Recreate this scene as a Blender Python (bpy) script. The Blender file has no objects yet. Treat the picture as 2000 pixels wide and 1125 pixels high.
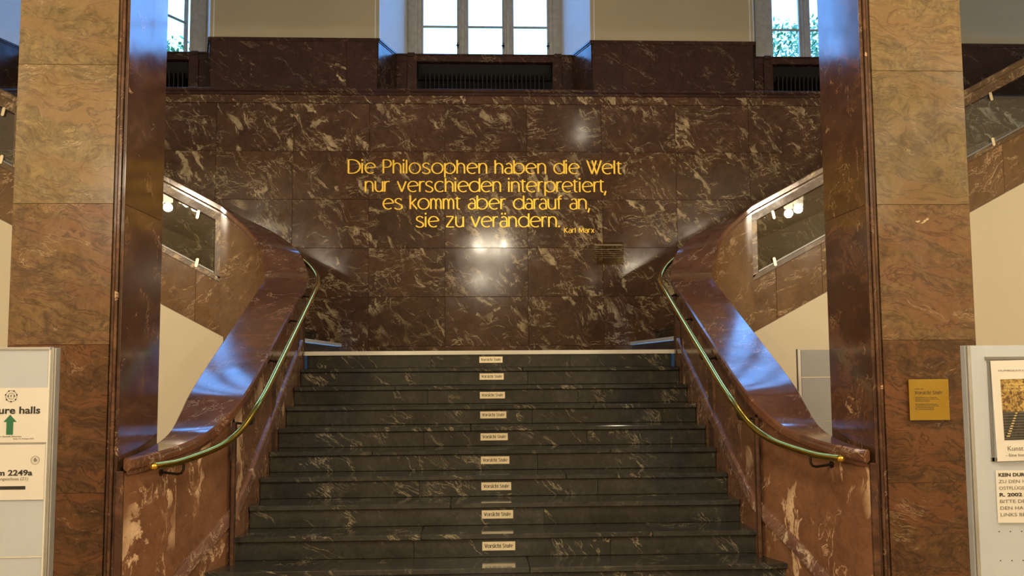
import bpy, bmesh, math, random
from mathutils import Vector, Matrix
random.seed(7)
C = bpy.context.scene.collection
scene = bpy.context.scene
R = math.radians

# ------------------------------------------------------------------ camera, sky, exposure
cam = bpy.data.cameras.new('camera'); camo = bpy.data.objects.new('camera', cam); C.objects.link(camo)
cam.sensor_width = 36.0; cam.lens = 1758.94 / 2000 * 36.0; cam.clip_start = .05; cam.clip_end = 300
PITCH, YAW, ROLL = .0820, .0432, .0064
camo.matrix_world = (Matrix.Translation((-.1755, 0, 1.708)) @ Matrix.Rotation(-YAW, 4, 'Z')
                     @ Matrix.Rotation(math.pi/2 + PITCH, 4, 'X') @ Matrix.Rotation(-ROLL, 4, 'Z'))
scene.camera = camo

world = bpy.data.worlds.new('sky'); scene.world = world; world.use_nodes = True
wbg = world.node_tree.nodes['Background']
wbg.inputs[0].default_value = (.145, .41, 1.0, 1); wbg.inputs[1].default_value = 8.4

LAMP = (1.0, .855, .635)
LAMP_W = 405.0
scene.view_settings.view_transform = 'Standard'; scene.view_settings.look = 'None'
scene.view_settings.gamma = 1; scene.view_settings.use_curve_mapping = False
scene.view_settings.exposure = 0.0

# ------------------------------------------------------------------ measures (metres)
L = 1.823       # landing height
D = 9.053       # depth of the landing's nosing
T = .32; RI = .1657
HW = 1.83       # half width of the steps
WALL = 11.8     # inscription wall
def nose(y): return L - (D - y) * RI / T
def S(x): return 1.524 + .534 * (abs(x) - 1.89)     # lower marble edge of the side flights

# ------------------------------------------------------------------ materials
class NT:
    def __init__(s, name):
        s.m = bpy.data.materials.new(name); s.m.use_nodes = True
        s.t = s.m.node_tree; s.n = s.t.nodes; s.b = s.n['Principled BSDF']
    def add(s, kind, **kw):
        n = s.n.new(kind)
        for k, v in kw.items(): setattr(n, k, v)
        return n
    def put(s, sock, v):
        if hasattr(v, 'is_output'): s.t.links.new(v, sock)
        else: sock.default_value = v
    def math(s, op, a, b=0., clamp=False):
        n = s.add('ShaderNodeMath', operation=op, use_clamp=clamp)
        s.put(n.inputs[0], a); s.put(n.inputs[1], b); return n.outputs[0]
    def vmath(s, op, a, b):
        n = s.add('ShaderNodeVectorMath', operation=op)
        s.put(n.inputs[0], a); s.put(n.inputs[1], b); return n.outputs[0]
    def noise(s, v, scale, detail=4, rough=.55, dist=0.):
        n = s.add('ShaderNodeTexNoise'); s.put(n.inputs['Vector'], v)
        n.inputs['Scale'].default_value = scale; n.inputs['Detail'].default_value = detail
        n.inputs['Roughness'].default_value = rough; n.inputs['Distortion'].default_value = dist
        return n
    def ramp(s, fac, a, b, lo=0., hi=1.):
        n = s.add('ShaderNodeMapRange', clamp=True); s.put(n.inputs[0], fac)
        for i, v in enumerate((a, b, lo, hi)): n.inputs[i+1].default_value = v
        return n.outputs[0]
    def mix(s, fac, a, b, mode='MIX'):
        n = s.add('ShaderNodeMix', data_type='RGBA', blend_type=mode)
        s.put(n.inputs[0], fac); s.put(n.inputs[6], a); s.put(n.inputs[7], b); return n.outputs[2]
    def turn(s, v, ang, sc):
        n = s.add('ShaderNodeVectorRotate', rotation_type='AXIS_ANGLE'); s.put(n.inputs['Vector'], v)
        n.inputs['Axis'].default_value = (.25, 1, .1); n.inputs['Angle'].default_value = ang
        return s.vmath('MULTIPLY', n.outputs[0], sc)

def c3(r, g, b): return (r, g, b, 1)

def marble(name, base, base2, cream, cream2, rough=.14, blot=(3.2, .585, .62), bang=.9, bstretch=(.35, 1, 1.),
           vein=(3., .007), vang=.2, vein_gain=.8, strata=None, speck=.5, seed=0., jitter=.12, bmask=(.45, .55), vstr=(.25, .8, 1.3), ior=1.5, spots=True, vmask=.47, mott=.35):
    k = NT(name)
    geo = k.add('ShaderNodeNewGeometry'); oi = k.add('ShaderNodeObjectInfo')
    off = k.vmath('SCALE', (13.1, 7.7, 19.3), (0, 0, 0)); k.put(off.node.inputs['Scale'], oi.outputs['Random'])
    P = k.vmath('ADD', k.vmath('ADD', geo.outputs['Position'], off), (seed, seed * 2.3, seed * .7))
    w = k.noise(P, 2.2, 3)
    W = k.vmath('SUBTRACT', w.outputs['Color'], (.5, .5, .5))
    Ws = k.vmath('SCALE', W, (0, 0, 0)); Ws.node.inputs['Scale'].default_value = .28
    PW = k.vmath('ADD', P, Ws)
    # ground tone
    tone = k.noise(PW, 3.5, 7, .62).outputs['Fac']
    col = k.mix(k.ramp(tone, .34, .68), base, base2)
    fine = k.noise(PW, 30, 8, .72).outputs['Fac']
    col = k.mix(k.ramp(fine, .38, .60, speck, 0.), col, tuple(v * .42 for v in base[:3]) + (1,))
    mo = k.noise(PW, 11, 10, .78, .4).outputs['Fac']
    col = k.mix(k.ramp(mo, .36, .50, mott, 0.), col, tuple(v * .45 for v in base2[:3]) + (1,))
    col = k.mix(k.ramp(mo, .52, .66, 0., mott * .6), col, tuple(min(1, v * 1.45) for v in base[:3]) + (1,))
    if strata:
        sv = k.turn(PW, strata['ang'], strata['sc'])
        s1 = k.noise(sv, strata['scale'], 6, .6, .8).outputs['Fac']
        col = k.mix(k.ramp(s1, .46, .62, 0, strata.get('gain', .75)), col, strata['col'])
        s2 = k.math('ABSOLUTE', k.math('SUBTRACT', k.noise(sv, strata['scale'] * 1.7, 5, .6, 1.).outputs['Fac'], .5))
        col = k.mix(k.ramp(s2, 0., .030, .75, 0.), col, strata['line'])
    # cream blotches, elongated along one direction
    bv = k.turn(PW, bang, bstretch)
    b1 = k.noise(bv, blot[0], 8, .68, .6).outputs['Fac']
    m1 = k.ramp(k.noise(P, 1.5, 2).outputs['Fac'], bmask[0], bmask[1])
    bl = k.math('MULTIPLY', k.ramp(b1, blot[1], blot[2]), m1, True)
    ctone = k.mix(k.ramp(k.noise(PW, 9, 4).outputs['Fac'], .4, .62), cream, cream2)
    # thin veins in two directions
    def veins(ang, sc, width, mlo, seedv):
        vv = k.vmath('ADD', k.turn(PW, ang, vstr), (seedv, seedv, seedv))
        f = k.noise(vv, sc, 8, .66, .35).outputs['Fac']
        a = k.math('ABSOLUTE', k.math('SUBTRACT', f, .5))
        mk = k.ramp(k.noise(k.vmath('ADD', P, (seedv, 0, seedv)), 2.6, 3).outputs['Fac'], mlo, mlo + .09)
        return k.math('MULTIPLY', k.ramp(a, width * .35, width, 1, 0), mk, True)
    v1 = veins(vang, vein[0], vein[1], vmask, 3.3)
    v2 = veins(bang, vein[0] * 1.25, vein[1] * 1.1, vmask + .03, 8.1)
    vs = k.math('MULTIPLY', k.math('MAXIMUM', v1, v2), vein_gain)
    allv = k.math('MAXIMUM', bl, vs)
    if spots:
        allv = k.math('MULTIPLY', allv, k.ramp(fine, .34, .44, .35, 1.))
    col = k.mix(allv, col, ctone)
    # slab to slab difference
    var = k.ramp(oi.outputs['Random'], 0, 1, 1 - jitter, 1 + jitter)
    hv = k.add('ShaderNodeHueSaturation'); k.put(hv.inputs['Value'], var); k.put(hv.inputs['Color'], col)
    k.put(k.b.inputs['Base Color'], hv.outputs[0])
    rr = k.noise(P, 5, 4).outputs['Fac']
    k.put(k.b.inputs['Roughness'], k.ramp(rr, .3, .7, rough * .75, rough * 1.4))
    k.b.inputs['IOR'].default_value = ior
    return k.m

def plain(name, col, rough=.6, metal=0., var=.06, scale=6., bump=0., ior=1.5):
    k = NT(name)
    geo = k.add('ShaderNodeNewGeometry')
    n = k.noise(geo.outputs['Position'], scale, 5)
    lo = tuple(v * (1 - var) for v in col) + (1,); hi = tuple(min(1, v * (1 + var)) for v in col) + (1,)
    k.put(k.b.inputs['Base Color'], k.mix(k.ramp(n.outputs['Fac'], .35, .65), lo, hi))
    k.put(k.b.inputs['Roughness'], k.ramp(n.outputs['Fac'], .3, .7, rough * .9, min(1, rough * 1.1)))
    k.b.inputs['Metallic'].default_value = metal; k.b.inputs['IOR'].default_value = ior
    if bump:
        bp = k.add('ShaderNodeBump'); bp.inputs['Strength'].default_value = bump; bp.inputs['Distance'].default_value = .002
        k.put(bp.inputs['Height'], k.noise(geo.outputs['Position'], 180, 3).outputs['Fac']); k.put(k.b.inputs['Normal'], bp.outputs[0])
    return k.m

M = {}
CR = c3(.60, .45, .26); CR2 = c3(.42, .30, .16)
M['wall'] = marble('dark_brown_marble', c3(.145, .074, .039), c3(.080, .041, .024), CR, c3(.34, .25, .14), rough=.115, ior=1.33,
                   blot=(5.4, .565, .60), bang=-.95, bstretch=(.42, 1, 1.25), vein=(3.4, .010), vang=.12, vein_gain=.9, speck=.35, bmask=(.42, .52))
M['plinth'] = marble('window_sill_marble', c3(.085, .040, .026), c3(.060, .029, .019), CR, CR2, rough=.2, ior=1.35,
                   blot=(4.4, .64, .665), bang=-.6, bstretch=(.4, 1, 1.2), vein=(2.2, .006), vang=-.5, vein_gain=.5, seed=4, bmask=(.46, .56))
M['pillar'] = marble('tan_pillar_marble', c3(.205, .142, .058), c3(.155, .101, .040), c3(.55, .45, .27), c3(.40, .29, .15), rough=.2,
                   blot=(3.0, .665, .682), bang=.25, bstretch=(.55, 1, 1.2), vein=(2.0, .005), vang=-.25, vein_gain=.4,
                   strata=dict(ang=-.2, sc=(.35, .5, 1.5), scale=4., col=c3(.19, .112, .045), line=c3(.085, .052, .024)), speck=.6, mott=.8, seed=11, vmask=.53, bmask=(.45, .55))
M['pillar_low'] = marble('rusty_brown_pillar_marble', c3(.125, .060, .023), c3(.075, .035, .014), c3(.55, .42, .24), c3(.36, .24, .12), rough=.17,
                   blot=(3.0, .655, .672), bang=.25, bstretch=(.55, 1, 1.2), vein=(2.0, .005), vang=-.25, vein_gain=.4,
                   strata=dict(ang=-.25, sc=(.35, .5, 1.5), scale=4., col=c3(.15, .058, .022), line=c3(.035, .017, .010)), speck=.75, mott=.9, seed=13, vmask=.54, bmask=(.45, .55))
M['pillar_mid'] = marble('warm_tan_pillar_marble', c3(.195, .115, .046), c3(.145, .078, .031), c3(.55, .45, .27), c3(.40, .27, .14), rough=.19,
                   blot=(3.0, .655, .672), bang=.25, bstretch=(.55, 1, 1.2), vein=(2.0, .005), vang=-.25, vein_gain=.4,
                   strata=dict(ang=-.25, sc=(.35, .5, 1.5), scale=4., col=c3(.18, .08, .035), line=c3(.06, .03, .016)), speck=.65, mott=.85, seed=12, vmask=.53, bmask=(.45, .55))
M['flank'] = marble('shaded_red_brown_marble', c3(.100, .045, .022), c3(.065, .028, .015), c3(.70, .48, .27), c3(.48, .30, .16), rough=.13,
                   blot=(3.6, .64, .66), bang=-.5, bstretch=(.6, 1, 1.2), vein=(1.8, .005), vang=1.2, vein_gain=.5,
                   strata=dict(ang=-.3, sc=(.5, .5, 1.3), scale=3., col=c3(.16, .075, .034), line=c3(.06, .03, .017)), speck=.55, seed=17, vmask=.55, ior=1.62)  # same stone as the pillar fronts, with the sides' shade put into the colour
M['cheek'] = marble('red_parapet_marble', c3(.235, .112, .055), c3(.160, .072, .036), c3(.72, .50, .30), c3(.50, .32, .18), rough=.13,
                   blot=(1.9, .595, .606), bang=1.15, bstretch=(.24, 1, 1.6), vein=(1.3, .007), vang=1.25, vein_gain=.8, speck=.25, seed=23, bmask=(.45, .54))
M['string'] = marble('orange_stringer_marble', c3(.200, .104, .042), c3(.135, .068, .029), c3(.66, .46, .26), c3(.48, .30, .16), rough=.15,
                   blot=(4., .61, .64), bang=.8, bstretch=(.35, 1, 1.4), vein=(2., .007), vang=.4, vein_gain=.65, speck=.3, seed=29)
M['frame'] = marble('veined_frame_marble', c3(.17, .105, .048), c3(.115, .066, .031), c3(.60, .44, .26), c3(.44, .30, .16), rough=.3,
                   blot=(7., .53, .60), bang=.8, bstretch=(.5, 1, 1.4), vein=(5., .014), vang=.4, vein_gain=.8, speck=.4, seed=31)
M['cap'] = marble('purple_brown_coping_marble', c3(.170, .074, .037), c3(.115, .048, .027), c3(.60, .46, .32), c3(.40, .26, .18), rough=.11,
                   blot=(3.4, .65, .67), bang=.5, bstretch=(.32, 1, 1.4), vein=(1.4, .005), vang=.7, vein_gain=.7, speck=.25, seed=37, ior=1.68)
M['band'] = marble('veined_purple_band_marble', c3(.22, .115, .075), c3(.15, .07, .05), c3(.60, .46, .32), c3(.45, .32, .22), rough=.13,
                   blot=(8., .56, .62), bang=1.1, bstretch=(.4, 1, 1.4), vein=(5., .012), vang=.9, vein_gain=.7, speck=.3, seed=43)
M['step'] = marble('black_green_step_marble', c3(.062, .059, .046), c3(.030, .029, .024), c3(.42, .35, .23), c3(.26, .21, .12), rough=.10,
                   blot=(3., .66, .69), bang=-.7, bstretch=(.35, 1, 1.2), vein=(2.1, .0075), vang=-.75, vein_gain=.8, speck=.6, seed=41, vmask=.52)
M['plaster'] = plain('beige_plaster', (.54, .46, .30), .85, var=.03, scale=1.2, bump=.1)
M['cream'] = plain('cream_painted_wall', (.76, .67, .48), .8, var=.02, scale=1.)
M['reveal'] = plain('white_window_reveal', (.80, .80, .78), .5, var=.03)
M['sash'] = plain('aged_white_window_paint', (.50, .46, .38), .5, var=.12, scale=14)
M['grout'] = plain('dark_joint', (.035, .02, .013), .9)
M['dark'] = plain('black_iron', (.012, .011, .011), .7)
M['iron'] = plain('wrought_iron', (.05, .035, .025), .4, .8)
M['brass'] = plain('polished_brass', (.86, .54, .09), .18, 1., var=.06, scale=20)
M['plate'] = plain('satin_brass_plate', (.92, .80, .54), .34, .55, var=.04, scale=30)
M['plaque'] = plain('golden_brass_plaque', (.58, .38, .07), .3, 1., var=.05, scale=8)
M['gold'] = plain('gilded_letter', (1., .63, .085), .42, .75, var=.05, scale=20)
M['ink'] = plain('black_print', (.03, .028, .025), .6)
M['grey_ink'] = plain('grey_print', (.20, .18, .15), .6)
M['paper'] = plain('white_paper', (.80, .76, .66), .6, var=.015)
M['green'] = plain('green_print', (.03, .17, .07), .6)
M['board'] = plain('grey_board', (.55, .59, .62), .42, var=.02)
M['board2'] = plain('plain_grey_panel', (.30, .30, .29), .5, var=.02)
M['alu'] = plain('anodised_aluminium', (.55, .54, .50), .35, .7)
M['metal_rail'] = plain('grey_metal_rail', (.26, .25, .23), .4, .5)  # grey metal of the poster rails and glass edges
M['nosing'] = plain('cream_nosing_strip', (.92, .86, .70), .85, var=.02, ior=1.25)
M['floor'] = marble('floor_stone', c3(.30, .22, .14), c3(.22, .16, .10), CR, CR2, rough=.2, seed=51)
M['ceiling'] = plain('white_ceiling', (.72, .66, .54), .9)
M['bark'] = plain('bark', (.09, .06, .04), .9, var=.3, scale=12)
M['leaf'] = plain('leaf_green', (.10, .20, .045), .55, var=.45, scale=5)
M['grass'] = plain('lawn', (.09, .14, .04), .9, var=.3)
M['shade'] = plain('opal_glass_shade', (.9, .86, .75), .4)
_s = M['shade'].node_tree.nodes['Principled BSDF']; _s.inputs['Emission Color'].default_value = (1, .84, .58, 1); _s.inputs['Emission Strength'].default_value = 5

def glass(name, tint=(1, 1, 1), ior=1.5):
    k = NT(name); k.n.remove(k.b)
    tr = k.add('ShaderNodeBsdfTransparent'); tr.inputs[0].default_value = (*tint, 1)
    gl = k.add('ShaderNodeBsdfGlossy'); gl.inputs['Roughness'].default_value = .01
    geo = k.add('ShaderNodeNewGeometry')
    dt = k.add('ShaderNodeVectorMath', operation='DOT_PRODUCT'); k.put(dt.inputs[0], geo.outputs['Incoming']); k.put(dt.inputs[1], geo.outputs['Normal'])
    c_ = k.math('SUBTRACT', 1., k.math('ABSOLUTE', dt.outputs['Value'])); f0 = ((ior-1)/(ior+1))**2
    fr = k.math('ADD', k.math('MULTIPLY', k.math('POWER', c_, 5.), 1-f0), f0)
    mx = k.add('ShaderNodeMixShader'); out = k.n['Material Output']
    k.put(mx.inputs[0], fr); k.put(mx.inputs[1], tr.outputs[0]); k.put(mx.inputs[2], gl.outputs[0])
    k.put(out.inputs[0], mx.outputs[0]); return k.m
M['pane'] = glass('window_glass', (.96, .98, .98), 1.3)
M['balustrade_glass'] = glass('smoked_glass', (.86, .86, .80), 1.8)
M['acrylic'] = glass('clear_acrylic', (.93, .90, .80), 1.5)

# ------------------------------------------------------------------ mesh helpers
def bm_new(): return bmesh.new()
def box(bm, x0, x1, y0, y1, z0, z1):
    x0, x1 = sorted((x0, x1)); y0, y1 = sorted((y0, y1)); z0, z1 = sorted((z0, z1))
    v = [bm.verts.new(p) for p in ((x0,y0,z0),(x1,y0,z0),(x1,y1,z0),(x0,y1,z0),(x0,y0,z1),(x1,y0,z1),(x1,y1,z1),(x0,y1,z1))]
    for f in ((0,3,2,1),(4,5,6,7),(0,1,5,4),(1,2,6,5),(2,3,7,6),(3,0,4,7)): bm.faces.new([v[i] for i in f])
    return v
def prism(bm, pts, off):
    """closed polygon pts (3D) extruded by vector off"""
    off = Vector(off); a = [bm.verts.new(p) for p in pts]; b = [bm.verts.new(Vector(p) + off) for p in pts]
    n = len(pts); bm.faces.new(a); bm.faces.new(b[::-1])
    for i in range(n): bm.faces.new((a[i], b[i], b[(i+1) % n], a[(i+1) % n]))
def loft(bm, rings, closed=True, caps=True):
    R_ = [[bm.verts.new(p) for p in r] for r in rings]; n = len(rings[0])
    for a, b in zip(R_, R_[1:]):
        for i in range(n if closed else n - 1):
            j = (i + 1) % n; bm.faces.new((a[i], a[j], b[j], b[i]))
    if caps: bm.faces.new(R_[0][::-1]); bm.faces.new(R_[-1])
def tube(bm, pts, r, seg=14, caps=True):
    pts = [Vector(p) for p in pts]; rings = []; up = Vector((0, 0, 1)); prev = None
    for i, p in enumerate(pts):
        t = (pts[min(i+1, len(pts)-1)] - pts[max(i-1, 0)]).normalized()
        if prev is None: n = t.orthogonal().normalized()
        else: n = (prev - t * prev.dot(t)).normalized()
        prev = n; b = t.cross(n); rr = r[i] if isinstance(r, (list, tuple)) else r
        rings.append([p + (n * math.cos(a) + b * math.sin(a)) * rr for a in [2*math.pi*k/seg for k in range(seg)]])
    loft(bm, rings, True, caps)
def lathe(bm, prof, cx, cy, seg=20):
    rings = [[(cx + r * math.cos(2*math.pi*k/seg), cy + r * math.sin(2*math.pi*k/seg), z) for k in range(seg)] for r, z in prof]
    loft(bm, rings)
def catmull(P, n=6):
    out = []; P = [tuple(p) for p in P]; Q = [P[0]] + P + [P[-1]]
    for i in range(1, len(Q) - 2):
        a, b, c, d = [Vector(q) for q in Q[i-1:i+3]]
        for k in range(n):
            t = k / n
            out.append(tuple(.5 * ((2*b) + (c - a)*t + (2*a - 5*b + 4*c - d)*t*t + (3*b - a - 3*c + d)*t**3)))
    out.append(P[-1]); return out
def obj(name, bm, mat, parent=None, bevel=0., smooth=False, loc=None):
    bmesh.ops.recalc_face_normals(bm, faces=bm.faces)
    if bevel:
        es = [e for e in bm.edges if len(e.link_faces) == 2 and e.calc_face_angle(0) > .6]
        bmesh.ops.bevel(bm, geom=es, offset=bevel, segments=1, affect='EDGES', profile=.5)
    me = bpy.data.meshes.new(name); bm.to_mesh(me); bm.free(); me.materials.append(M[mat] if isinstance(mat, str) else mat)
    if smooth:
        me.shade_smooth()
        me.set_sharp_from_angle(angle=R(35))
    o = bpy.data.objects.new(name, me); C.objects.link(o)
    if loc: o.location = loc
    if parent: o.parent = parent
    return o
def tag(o, label=None, cat=None, group=None, kind=None):
    if label: o['label'] = label
    if cat: o['category'] = cat
    if group: o['group'] = group
    if kind: o['kind'] = kind
    return o
def empty(name, label=None, cat=None, group=None, kind=None, loc=(0, 0, 0)):
    o = bpy.data.objects.new(name, None); o.empty_display_size = .1; o.location = loc; C.objects.link(o)
    return tag(o, label, cat, group, kind)
def part(name, parent, mat, fn, bevel=0., smooth=False):
    bm = bm_new(); fn(bm); o = obj(name, bm, mat, None, bevel, smooth)
    if parent: adopt(o, parent)
    return o
def world_loc(o):
    p = Vector(o.location)
    while o.parent: o = o.parent; p += Vector(o.location)
    return p
def adopt(o, parent):
    """parent keeping place: all empties are unrotated"""
    o.location = Vector(o.location) - world_loc(parent); o.parent = parent
_cache = {}
def slab(name, parent, mat, x0, x1, y0, y1, z0, z1, bevel=.0014, gap=.0006):
    """bevelled slab; equal sizes share a mesh"""
    dx, dy, dz = round(abs(x1-x0)-2*gap, 4), round(abs(y1-y0), 4), round(abs(z1-z0)-2*gap, 4)
    key = (dx, dy, dz, mat, bevel)
    if key not in _cache:
        bm = bm_new(); box(bm, -dx/2, dx/2, -dy/2, dy/2, -dz/2, dz/2); o = obj(name, bm, mat, None, bevel); _cache[key] = o.data
    else:
        o = bpy.data.objects.new(name, _cache[key]); C.objects.link(o)
    o.location = ((x0+x1)/2, (y0+y1)/2, (z0+z1)/2)
    if parent: adopt(o, parent)
    return o

# text with Blender's own font, flat in the XZ plane facing -Y
def text(name, body, size, x, y, z, mat, parent=None, bold=0., align='LEFT', depth=.0004, width=None, shear=0.):
    cu = bpy.data.curves.new(name, 'FONT'); cu.body = body; cu.size = size; cu.extrude = depth; cu.offset = bold; cu.align_x = align; cu.shear = shear
    cu.resolution_u = 3
    t = bpy.data.objects.new(name, cu); C.objects.link(t)
    dg = bpy.context.evaluated_depsgraph_get()
    me = bpy.data.meshes.new_from_object(t.evaluated_get(dg)); bpy.data.objects.remove(t)
    sx = 1.
    if width:
        xs = [v.co.x for v in me.vertices]; sx = width / (max(xs) - min(xs))
    me.transform(Matrix.Rotation(math.pi/2, 4, 'X') @ Matrix.Diagonal((sx, 1, 1, 1)))
    me.materials.clear(); me.materials.append(M[mat])
    o = bpy.data.objects.new(name, me); C.objects.link(o); o.location = (x, y, z)
    if parent: adopt(o, parent)
    return o

# ------------------------------------------------------------------ stroke lettering (the hall's slender sans)
def arc(cx, cy, rx, ry, a0, a1, n=14):
    return [(cx + rx*math.cos(R(a0 + (a1-a0)*i/n)), cy + ry*math.sin(R(a0 + (a1-a0)*i/n))) for i in range(n+1)]
def sm(P, n=4): return [(p[0], p[1]) for p in catmull([(a, b, 0) for a, b in P], n)]
def ch(x, n=12, w=.72): return [(x, .55)] + arc(x + w/2, .62, w/2, .37, 175, 0, n) + [(x + w, 0)]
G = {
 'D': ([[(0,0),(0,1.3)], [(0,1.3),(.35,1.3)] + arc(.35,.65,.78,.65,88,-88,20) + [(0,0)]], 1.13),
 'P': ([[(0,0),(0,1.3)], [(0,1.3),(.35,1.3)] + arc(.35,.94,.40,.36,88,-88) + [(0,.58)]], .76),
 'W': ([[(0,1.3),(.50,0)], [(.50,0),(.92,1.3)], [(.50,1.3),(.95,0)], [(.95,0),(1.42,1.3)]], 1.35),
 'K': ([[(0,0),(0,1.3)], [(.72,1.3),(.02,.62)], [(.15,.74),(.82,0)]], .82),
 'M': ([[(0,0),(.1,1.3)], [(.1,1.3),(.6,.2)], [(.6,.2),(1.1,1.3)], [(1.1,1.3),(1.2,0)]], 1.2),
 'V': ([[(0,1.3),(.55,0)], [(.55,0),(1.08,1.3)]], 1.08),
 'S': ([sm([(.80,1.12),(.62,1.27),(.38,1.30),(.12,1.14),(.12,.88),(.42,.68),(.76,.48),(.84,.22),(.62,.01),(.32,-.02),(.02,.16)])], .86),
 'i': ([[(0,0),(0,1)], 'dot0'], .0), 'l': ([[(0,0),(0,1.3)]], .0),
 'e': ([[(.03,.50),(.97,.58)] , arc(.5,.5,.5,.5,9,308,26)], .97), 'o': ([arc(.53,.5,.53,.51,0,360,28)], 1.06),
 'c': ([arc(.5,.5,.5,.5,48,312,22)], .84),
 's': ([sm([(.72,.86),(.56,.98),(.34,1.0),(.12,.87),(.14,.66),(.40,.52),(.68,.37),(.76,.17),(.58,.0),(.28,-.01),(.02,.12)])], .78),
 'h': ([[(0,0),(0,1.3)], ch(0)], .72), 'n': ([[(0,0),(0,1)], ch(0)], .72),
 'm': ([[(0,0),(0,1)], ch(0, 10, .5), ch(.5, 10, .5)], 1.0),
 'p': ([[(0,-.38),(0,1)], arc(.48,.5,.52,.5,155,-155,26)], 1.0), 'b': ([[(0,0),(0,1.3)], arc(.48,.5,.52,.5,155,-155,26)], 1.0),
 'd': ([[(1,0),(1,1.3)], arc(.52,.5,.52,.5,25,335,26)], 1.0),
 'a': ([[(.68,0),(.68,.62)] + arc(.38,.66,.30,.33,0,140,12), [(.68,.52)] + arc(.36,.28,.34,.29,75,285,16) + [(.68,.14)]], .68),
 'u': ([[(0,1)] + arc(.36,.38,.36,.38,180,360,14) + [(.72,.45)], [(.72,1),(.72,0)]], .72),
 't': ([[(.12,1.18),(.12,.22)] + arc(.32,.2,.20,.2,180,290,8), [(-.08,1),(.42,1)]], .40),
 'r': ([[(0,0),(0,1)], arc(.32,.62,.32,.37,178,62,8)], .44),
 'v': ([[(0,1),(.43,0)], [(.43,0),(.84,1)]], .84), 'k': ([[(0,0),(0,1.3)], [(.58,1),(.02,.48)], [(.14,.60),(.66,0)]], .66),
 'f': ([[(.12,0),(.12,.95)] + arc(.38,1.0,.26,.29,180,70,9), [(-.08,.98),(.42,.98)]], .42),
 'z': ([[(0,1),(.72,1)], [(.72,1),(0,0)], [(0,0),(.78,0)]], .76), 'x': ([[(0,1),(.66,0)], [(.66,1),(0,0)]], .66),
 ',': ([[(.08,.1),(-.06,-.3)]], .08), '.': (['dotp'], .05), '-': ([[(0,.5),(.3,.5)]], .3),
}
G['ä'] = (G['a'][0] + ['dota', 'dotb'], .68)
def ribbon(bm, P, thick, thin, y0, y1, serif=False):
    """flat stroke, thicker where it runs upright, with depth y0..y1"""
    P = [Vector((a, b)) for a, b in P]; n = len(P)
    closed = (P[0] - P[-1]).length < 1e-4
    Lf, Rt = [], []
    for i in range(n):
        a = P[i-1] if i else (P[-2] if closed else P[0]); b = P[i+1] if i < n-1 else (P[1] if closed else P[-1])
        t = (b - a).normalized(); w = thin + (thick - thin) * abs(t.y) ** 1.3
        if n == 2: w *= 1.1 if i else 1.0
        nn = Vector((-t.y, t.x)) * w / 2; Lf.append(P[i] + nn); Rt.append(P[i] - nn)
    rings = [[(l.x, y0, l.y), (r.x, y0, r.y), (r.x, y1, r.y), (l.x, y1, l.y)] for l, r in zip(Lf, Rt)]
    loft(bm, rings)
def glyph(bm, chx, u, thick, thin, y0, y1, ox=0., serif=False, slant=0.):
    def q(P): return [((a + slant * b) * u + ox, b * u) for a, b in P]
    DOT = {'dot0': (0, 1.27), 'dotp': (.04, .06), 'dota': (.2, 1.27), 'dotb': (.52, 1.27)}
    for si, st in enumerate(G[chx][0]):
        yo = (y1 - y0) * .06 * si
        if isinstance(st, str):
            cx, cz = DOT[st]; cx = (cx + slant * cz) * u + ox; cz *= u; rr = thick * .62
            loft(bm, [[(cx + rr*math.cos(R(a)), y, cz + rr*math.sin(R(a))) for a in range(0, 360, 45)] for y in (y0, y1)])
            continue
        ribbon(bm, q(st), thick, thin, y0 + yo, y1 - yo*.3)
        if serif:
            for (a, b), (c, d) in ((st[0], st[1]), (st[-1], st[-2])):
                if abs(a - c) < .62 * abs(b - d) and abs(b - d) > .5 and abs(b - round(b*10)/10) < .01 and not (chx == 'V' and b == 0):
                    left = .20; right = .20
                    if b > .9 and chx not in 'V': right = .05
                    ribbon(bm, q([(a - left, b), (a + right, b)]), thin, thin, y0 + yo + (y1-y0)*.03, y1 - yo*.3 - (y1-y0)*.01)
KERN = {'r': .12, 'e': .06, 't': .10, 'c': .10, 'k': .08, 'f': .1, 'P': .05}
KERN2 = {'a': .04, 's': .03, 't': .0, 'o': .02}
def layout(s, space=.62, gap=.26):
    x = 0; out = []
    for i, c in enumerate(s):
        if c == ' ': x += space; continue
        out.append((c, x)); x += G[c][1] + gap - (KERN.get(c, 0) if s[i+1:i+2] in tuple('aeoscdt,.') else 0) - KERN2.get(s[i+1:i+2], 0) + (.05 if c in 'ilnhm' else 0)
    return out, x - gap

# ================================================================== THE SETTING
floor = part('floor', None, 'floor', lambda b: box(b, -9, 9, -14, 9.3, -.2, 0)); tag(floor, kind='structure')
ground = part('ground', None, 'grass', lambda b: box(b, -60, 60, 13.9, 80, -.3, -.02)); tag(ground, kind='structure')
for s, nm in ((-1, 'wall_left'), (1, 'wall_right')):
    tag(part(nm, None, 'cream', lambda b: box(b, s*9, s*9.3, -14, 13.2, -.2, 12.6)), kind='structure')
tag(part('wall_front', None, 'cream', lambda b: box(b, -9.3, 9.3, -14.3, -14, -.2, 5.6)), kind='structure')
ceil = part('ceiling', None, 'ceiling', lambda b: (box(b, -9.3, 9.3, -14.3, 6.35, 5.6, 5.8), box(b, -9.3, 9.3, 6.35, 13.3, 12.6, 12.8)))
tag(part('wall_above_lobby', None, 'plaster', lambda b: box(b, -9.3, 9.3, 6.1, 6.35, 5.6, 12.7)), kind='structure')
tag(ceil, kind='structure')

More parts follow.
